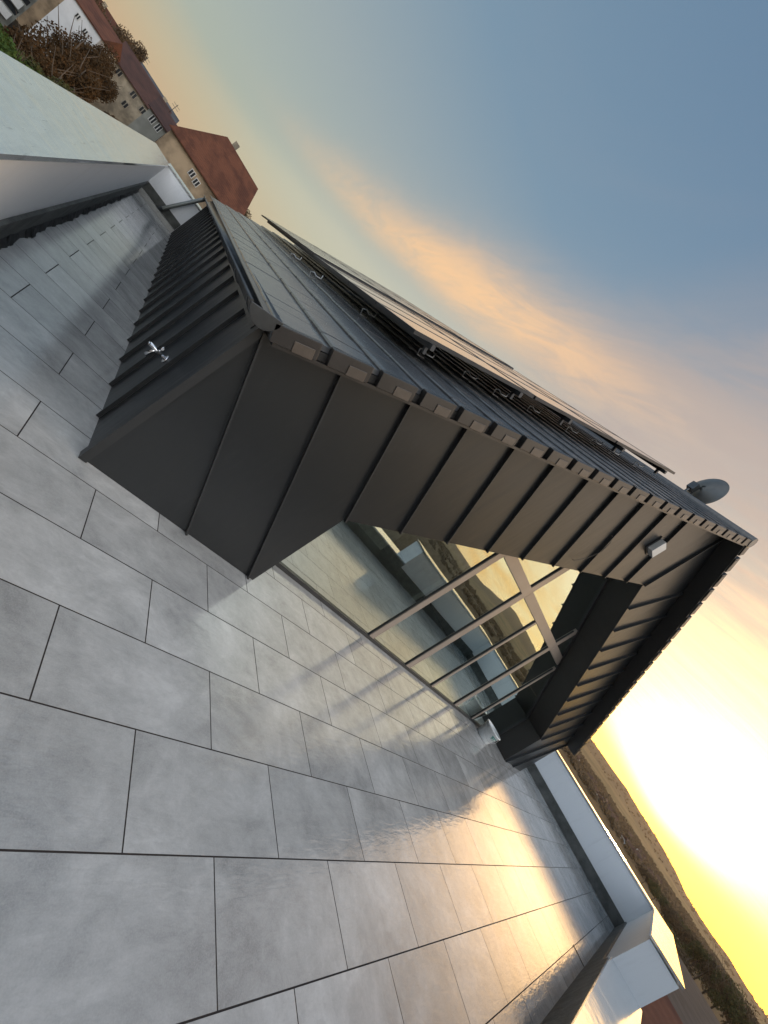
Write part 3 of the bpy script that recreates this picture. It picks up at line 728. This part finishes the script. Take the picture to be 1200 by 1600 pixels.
# ------------------------------------------------------------------ the town and country
def pol(az, d, z=0): return Vector((math.cos(R_(az)) * d, math.sin(R_(az)) * d, z))
def zel(el, d): return 1.6 + d * math.tan(R_(el))
def house(name, label, cat, az, d, width, depth, z0, ze, zr, wallm, roofm, hip=(0, 0), rot=None, windows=(), chimneys=(), group=None, eave=.35, gable_front=False):
    """windows: (u, z, w, h) on the front; u measured from the centre, + = to the right seen from the terrace"""
    c = pol(az, d); fwd = Vector((math.cos(R_(az)), math.sin(R_(az)), 0))
    ang = R_(az) - math.pi / 2 + (rot or 0)
    e = empty(name, (c.x, c.y, z0), label, cat, group, ang)
    H = ze - z0; Rr = zr - z0; w2, d2 = width / 2, depth
    m = MB(); m.local = True
    if gable_front:
        m.prism([(-w2, 0, 0), (w2, 0, 0), (w2, 0, H), (0, 0, Rr), (-w2, 0, H)], (0, d2, 0))
    else: m.prism([(-w2, 0, 0), (w2, 0, 0), (w2, d2, 0), (-w2, d2, 0)], (0, 0, H))
    if not gable_front:
        if hip[0] == 0: m.poly([(-w2, 0, H), (-w2, d2, H), (-w2, d2 / 2, Rr)], [(0, 1, 2)])
        if hip[1] == 0: m.poly([(w2, 0, H), (w2, d2, H), (w2, d2 / 2, Rr)], [(0, 2, 1)])
    m.build('wall', wallm, e)
    r = MB(); r.local = True; t = .15
    if gable_front:
        k = (Rr - H) / w2
        for s in (-1, 1):
            a0 = (s * (w2 + eave), -eave, H - eave * k); a1 = (0, -eave, Rr); b0 = (s * (w2 + eave), d2 + eave, H - eave * k); b1 = (0, d2 + eave, Rr)
            q = [a0, a1, b1, b0]; q2 = [(x, y, z + t) for x, y, z in q]
            r.hexa(q + q2 if s < 0 else q[::-1] + q2[::-1])
    else:
        L, Rg = -w2 - eave, w2 + eave; a_, b_ = -w2 - eave + hip[0], w2 + eave - hip[1]
        kz = (Rr - H) / (d2 / 2); zb = H - eave * kz * .5
        V = [(L, -eave, zb), (Rg, -eave, zb), (Rg, d2 + eave, zb), (L, d2 + eave, zb), (a_, d2 / 2, Rr), (b_, d2 / 2, Rr)]
        V2 = [(x, y, z + t) for x, y, z in V]
        r.poly(V2 + V[:4], [(0, 1, 5, 4), (2, 3, 4, 5), (3, 0, 4), (1, 2, 5), (0, 6, 7, 1), (1, 7, 8, 2), (2, 8, 9, 3), (3, 9, 6, 0), (6, 9, 8, 7)])
    ro = r.build('roof', roofm, e)
    for (u, z, w, h) in windows:
        fm = MB(); fm.local = True; zz = z - z0
        fm.box((u - w / 2 - .07, -.06, zz - h / 2 - .07), (u + w / 2 + .07, .02, zz + h / 2 + .07)); fo = fm.build('window', M_dim if wallm is M_stone else M_trim, e)
        pm = MB(); pm.local = True; pm.box((u - w / 2, -.09, zz - h / 2), (u - .05, -.055, zz + h / 2)); pm.box((u + .05, -.09, zz - h / 2), (u + w / 2, -.055, zz + h / 2)); pm.build('pane', M_pane, fo)
    for (u, y, s, z1) in chimneys:
        cm = MB(); cm.local = True; cm.box((u - s / 2, y - s / 2, H), (u + s / 2, y + s / 2, z1 - z0)); cm.build('chimney', M_stone, ro)
    return e
# azimuth grows towards the left of the levelled view
house('town_house', 'ochre house with big red hipped roof behind the far parapet', 'house', 88.9, 70, 10.6, 11, -9, zel(.1, 70), zel(4.05, 75), M_ochre, M_redroof,
      hip=(3.6, 1.6), windows=[(-1.25, zel(-.78, 70), .55, .7), (-.35, zel(-.92, 70), .55, .7)], chimneys=[(-.9, 6.2, .7, zel(4.75, 75))])
wn = []
for u, zz in [(-2.2, -1.15), (.2, -1.2), (1.9, -1.3), (.4, -2.3), (2.9, -2.2)]:
    wn.append((u, zel(zz, 92), .6, .75))
house('town_house', 'long weathered pale house with dark red roof among bare shrubs', 'house', 96.5, 92, 7.6, 9, -9, zel(-.75, 92), zel(.75, 96), M_stone, M_darkroof, windows=wn, chimneys=[(2.6, 5, .6, zel(1.1, 96))])
house('town_house', 'low grey walled house beside the ochre one, under a brown roof', 'house', 94.2, 80, 2.6, 8, -9, zel(-.55, 80), zel(.5, 84), M_grey, M_darkroof, windows=[(-.4, zel(-1.0, 80), .5, .9), (.5, zel(-1.0, 80), .5, .9)])
house('town_house', 'distant house with blue grey roof just above the dark red roof', 'house', 95.6, 125, 9.5, 9, -9, zel(.0, 125), zel(.95, 130), M_white, M_greyroof)
house('town_house', 'distant house with pale gable at the start of the dark red roof', 'house', 97.9, 120, 4.5, 8, -9, zel(.2, 120), zel(1.15, 120), M_stone, M_greyroof, gable_front=True, windows=[(0, zel(.35, 120), .6, .8)])
house('town_house', 'white house with two small dark windows in its plain wall', 'house', 101.1, 84, 3.9, 9, -9, zel(-.75, 84), zel(.35, 89), M_white, M_redroof, rot=R_(-16),
      windows=[(-.45, zel(-1.35, 84), .35, .5), (.75, zel(-1.55, 84), .35, .5)], eave=.2)
house('town_house', 'red roofed house behind the white one at the frame corner', 'house', 101.8, 112, 9, 9, -9, zel(-.4, 112), zel(.9, 116), M_ochre, M_redroof, chimneys=[(-2, 5, .6, zel(1.3, 116)), (1.6, 4, .6, zel(1.1, 116))])
# apartment block with pale balcony bands
ab = empty('apartment_block', pol(104.6, 92, -9), 'grey apartment building with pale balcony bands in the frame corner', 'building', None, R_(14.6))
m_ = MB(); m_.local = True; m_.box((-4.5, 0, 0), (2.4, 9, 8.2)); m_.build('wall', M_grey, ab)
for k in range(4):
    for u in (-3.6, -1.6, .5):
        q = MB(); q.local = True; q.box((u, -.9, 1.0 + 1.9 * k), (u + 1.5, 0, 1.9 + 1.9 * k)); q.build('balcony', M_trim, ab)
    q = MB(); q.local = True; q.box((-4.3, -.04, 2.05 + 1.9 * k), (2.2, .001, 2.7 + 1.9 * k)); q.build('window', M_pane, ab)
for nm, az, d, h in (('antenna_mast', 97.5, 100, 1.7), ('antenna_mast', 94.2, 90, 1.7)):
    q = MB(); p = pol(az, d); q.tube([(p.x, p.y, zel(.2, d)), (p.x, p.y, zel(h, d))], .035, 6)
    for j in (.75, .9): q.tube([(p.x - .5, p.y, zel(.2 + (h - .2) * j, d)), (p.x + .5, p.y, zel(.2 + (h - .2) * j, d))], .025, 5)
    tag(q.build(nm, M_cable), 'thin rooftop aerial above the %s' % ('pale gabled house' if az > 96 else 'low grey walled house'), 'aerial')
# roofs seen below the low parapet on the right
house('town_house', 'house with red brown roof close below the near corner', 'house', -12, 34, 9, 9, -9, -4.4, -1.9, M_ochre, M_redroof, rot=R_(8))
fh = empty('flat_roofed_hall', pol(-9, 52, -9), 'dark flat roofed hall beyond the near parapet corner', 'building', None, R_(-99))
m_ = MB(); m_.local = True; m_.box((-8, 0, 0), (1.4 + 6, 62, 5.2)); m_.build('wall', M_grey, fh)
m_ = MB(); m_.local = True; m_.box((-8.3, -.3, 5.2), (7.7, 62.3, 5.6)); m_.build('roof', M_slate, fh)

# trees
def crown_mesh(mb, rx, rz, cz, n, leaf, rnd, clumps=9):
    cl = []
    for i in range(clumps):
        t = rnd.uniform(0, 2 * math.pi); ph_ = rnd.uniform(-.7, 1.0); q = rnd.uniform(.25, .75)
        cl.append((Vector((math.cos(t) * math.cos(ph_) * rx * q, math.sin(t) * math.cos(ph_) * rx * q, cz + math.sin(ph_) * rz * q)), rnd.uniform(.3, .52)))
    for i in range(n):
        c, s = rnd.choice(cl)
        d = Vector((rnd.gauss(0, 1), rnd.gauss(0, 1), rnd.gauss(0, .8))).normalized() * (rnd.random() ** .4)
        p = c + Vector((d.x * rx * s, d.y * rx * s, d.z * rz * s))
        u = Vector((rnd.gauss(0, 1), rnd.gauss(0, 1), rnd.gauss(0, 1))).normalized(); v = u.orthogonal().normalized(); l = leaf * rnd.uniform(.5, 1.4)
        mb.poly([p - u * l, p + v * l * .7, p + u * l, p - v * l * .7], [(0, 1, 2, 3)])
def tree(az, d, top, rx, m, label, name='tree', n=1100, leaf=.28, sparse=False, seed=0, group='town trees', base=-9):
    rnd = random.Random(seed * 31 + 5); h = top - base
    e = empty(name, pol(az, d, base), label, 'tree', group)
    rz = min(h * .42, rx * 1.5); cz = h - rz * .92
    t = MB(); t.local = True; t.tube([(0, 0, 0), (.1, 0, h * .35), (.05, .1, h * .7), (0, .1, h * .9)], [h * .022, h * .017, h * .01, h * .004], 7)
    for k in range(9):
        a_ = rnd.uniform(0, 6.28); z_ = h * rnd.uniform(.4, .75); L = rx * rnd.uniform(.5, .95)
        t.tube([(0.07, .05, z_), (math.cos(a_) * L * .5, math.sin(a_) * L * .5, z_ + rz * .35), (math.cos(a_) * L, math.sin(a_) * L, z_ + rz * .75)], [h * .009, h * .005, h * .002], 5)
    t.build('trunk', M_bark, e)
    c = MB(); c.local = True; crown_mesh(c, rx, rz, cz, n, leaf, rnd); c.build('crown', m, e)
    return e
TL = [(100.3, 62, -.3, 3.2, M_rust, 'broad rust coloured tree in front of the white house'),
      (99.1, 58, -1.0, 2.4, M_rust, 'rust brown tree between the white house and the weathered pale house'),
      (98.6, 74, .1, 2.2, M_rust, 'orange brown tree just left of the dark red roof'),
      (99.8, 100, zel(1.5, 100), 2.6, M_brownleaf, 'tall brown tree breaking the skyline beyond the white house'),
      (98.7, 104, zel(1.3, 104), 2.2, M_brownleaf, 'brown tree on the skyline beside the pale gable'),
      (100.9, 108, zel(1.1, 108), 2.4, M_brownleaf, 'reddish skyline tree above the red roofed house'),
      (101.6, 48, -3.5, 2.2, M_green2, 'dark green bush-like tree below the white house'),
      (100.4, 40, -3.9, 2.0, M_green2, 'green tree right above the long parapet coping'),
      (98.6, 44, -3.2, 2.0, M_olive, 'olive brown tree above the long parapet coping'),
      (97.2, 52, -3.0, 1.8, M_olive, 'olive shrub tree before the weathered pale house'),
      (95.9, 60, -1.9, 1.3, M_brownleaf, 'thin brown shrub tree against the weathered pale wall'),
      (100.9, 54, -2.6, 2.6, M_rust, 'rust tree crowding the wall of the white house'),
      (99.6, 50, -2.4, 2.2, M_olive, 'olive tree between the rust crowns and the long coping'),
      (99.5, 78, .9, 2.6, M_rust, 'brown skyline tree at the corner of the white house'),
      (97.9, 84, -.9, 1.5, M_brownleaf, 'brown shrub tree at the left end of the weathered pale wall'),
      (98.4, 112, zel(1.9, 112), 2.6, M_brownleaf, 'rounded brown tree topping the skyline left of the aerial'),
      (102.9, 40, -4.6, 2.4, M_olive, 'olive tree in the frame corner below the balcony building'),
      (103.6, 55, -4.6, 2.0, M_green2, 'green tree before the balcony building'),
      (84.6, 95, zel(2.0, 95), 2.2, M_brownleaf, 'bare brown tree peeking out right of the red hipped roof')]
for i, (az, d, top, rx, m, lab) in enumerate(TL): tree(az, d, top, rx, m, lab, seed=i, leaf=.10, n=9000)
TRr = [(-2.4, 230, -.3, 5.5), (-3.3, 215, .3, 5), (-4.2, 225, .2, 5.5), (-5.0, 200, 1.0, 5), (-5.6, 190, 2.2, 5), (-6.3, 185, 2.9, 5), (-7.1, 180, 2.9, 5.5), (-7.9, 175, 2.3, 5), (-8.8, 170, 2.1, 5.5),
       (-9.8, 170, 3.0, 5), (-11, 180, 4, 6), (-13, 190, 5, 6.5), (-3.9, 160, -3.2, 4), (-5.3, 150, -2.4, 4), (-1.4, 250, -.8, 5.5), (-.2, 270, -1.2, 6)]
TLB = ['olive tree just left of the golden coping corner, mid distance', 'brown tree directly beyond the golden coping corner', 'olive tree behind the thin end of the golden coping',
       'brown tree overlapping the hillside field past the coping', 'olive tree whose crown reaches the far ridge line first', 'olive brown tree forming the highest crown against the sunset',
       'olive tree second highest against the sunset, beside the highest', 'brown tree near the lower frame corner under the yellow sky', 'olive tree in the lower frame corner beside the dark flat roof',
       'tall brown tree at the frame edge above the dark flat roof', 'tall olive tree just outside the valley row, mirrored in the glazing', 'tallest olive tree of the valley row, mirrored in the glazing',
       'small brown tree low behind the golden coping tip', 'small olive tree at the edge of the dark flat roof', 'far brown tree above the straight stretch of yellow coping', 'farthest low olive tree nearest the village']
for i, (az, d, top, rx) in enumerate(TRr):
    tree(az, d, top, rx, (M_olive, M_brownleaf)[i % 2], TLB[i], seed=50 + i, leaf=.22, n=3200, group='backlit trees along the valley')
# far village: small houses
rnd = random.Random(11)
hp = None; k = 0
for i in range(40):
    az = rnd.uniform(-1.0, 11.8); d = rnd.uniform(430, 600); w_ = rnd.uniform(5, 8); hh = rnd.uniform(2.0, 3.2)
    c = pol(az, d, terr(az, d) - .3); e = empty('village_house', c, 'tiny far village house in the valley below the hills', 'house', 'far village houses', rnd.uniform(0, 3.1))
    m = MB(); m.local = True; m.box((-w_ / 2, -3, 0), (w_ / 2, 3, hh)); m.build('wall', M_white if rnd.random() < .6 else M_ochre, e)
    r = MB(); r.local = True; r.prism([(-w_ / 2 - .4, -3.4, hh), (-w_ / 2 - .4, 3.4, hh), (-w_ / 2 - .4, 0, hh + 2.4)], (w_ + .8, 0, 0)); r.build('roof', M_darkroof, e)
# far woods read as one mass on the slopes
wm = MB(); rnd = random.Random(5)
for i in range(3200):
    az = rnd.uniform(-16, 13) if i < 2600 else rnd.uniform(-48, -16); d = rnd.choice([rnd.uniform(690, 790), rnd.uniform(600, 760), rnd.uniform(380, 660)]) if i % 6 or az < -16 else rnd.uniform(1400, 2300)
    z = terr(az, d); p = pol(az, d, z); s = rnd.uniform(1.8, 3.6); n_ = 7
    for k in range(6):
        q = p + Vector((rnd.gauss(0, s * .5), rnd.gauss(0, s * .5), rnd.uniform(0, s * 1.1)))
        u = Vector((rnd.gauss(0, 1), rnd.gauss(0, 1), rnd.gauss(0, 1))).normalized() * s * .6; v = u.orthogonal().normalized() * s * .5; w = u.cross(v).normalized() * s * .5
        wm.poly([q + u, q + v, q - u, q - v, q + w, q - w], [(0, 1, 4), (1, 2, 4), (2, 3, 4), (3, 0, 4), (1, 0, 5), (2, 1, 5), (3, 2, 5), (0, 3, 5)])
tag(wm.build('far_woods', M_brownleaf), 'far brown woodland and hedges across the valley and hills', 'woodland', kind='stuff')

# ------------------------------------------------------------------ evening haze over the valley
hz = MB(); hz.box((-4700, -4700, -400), (4700, 4700, 320))
mh = bpy.data.materials.new('evening_haze'); mh.use_nodes = True; t = mh.node_tree; t.nodes.clear()
q = NB(t); out = q.n('ShaderNodeOutputMaterial'); pv = q.n('ShaderNodeVolumePrincipled')
pv.inputs['Color'].default_value = (.92, .82, .70, 1); pv.inputs['Density'].default_value = .0001; pv.inputs['Anisotropy'].default_value = .65
t.links.new(pv.outputs[0], out.inputs['Volume'])
ho = hz.build('haze', mh); ho['kind'] = 'stuff'; tag(ho, 'thin warm evening haze over the valley and the town', 'haze')
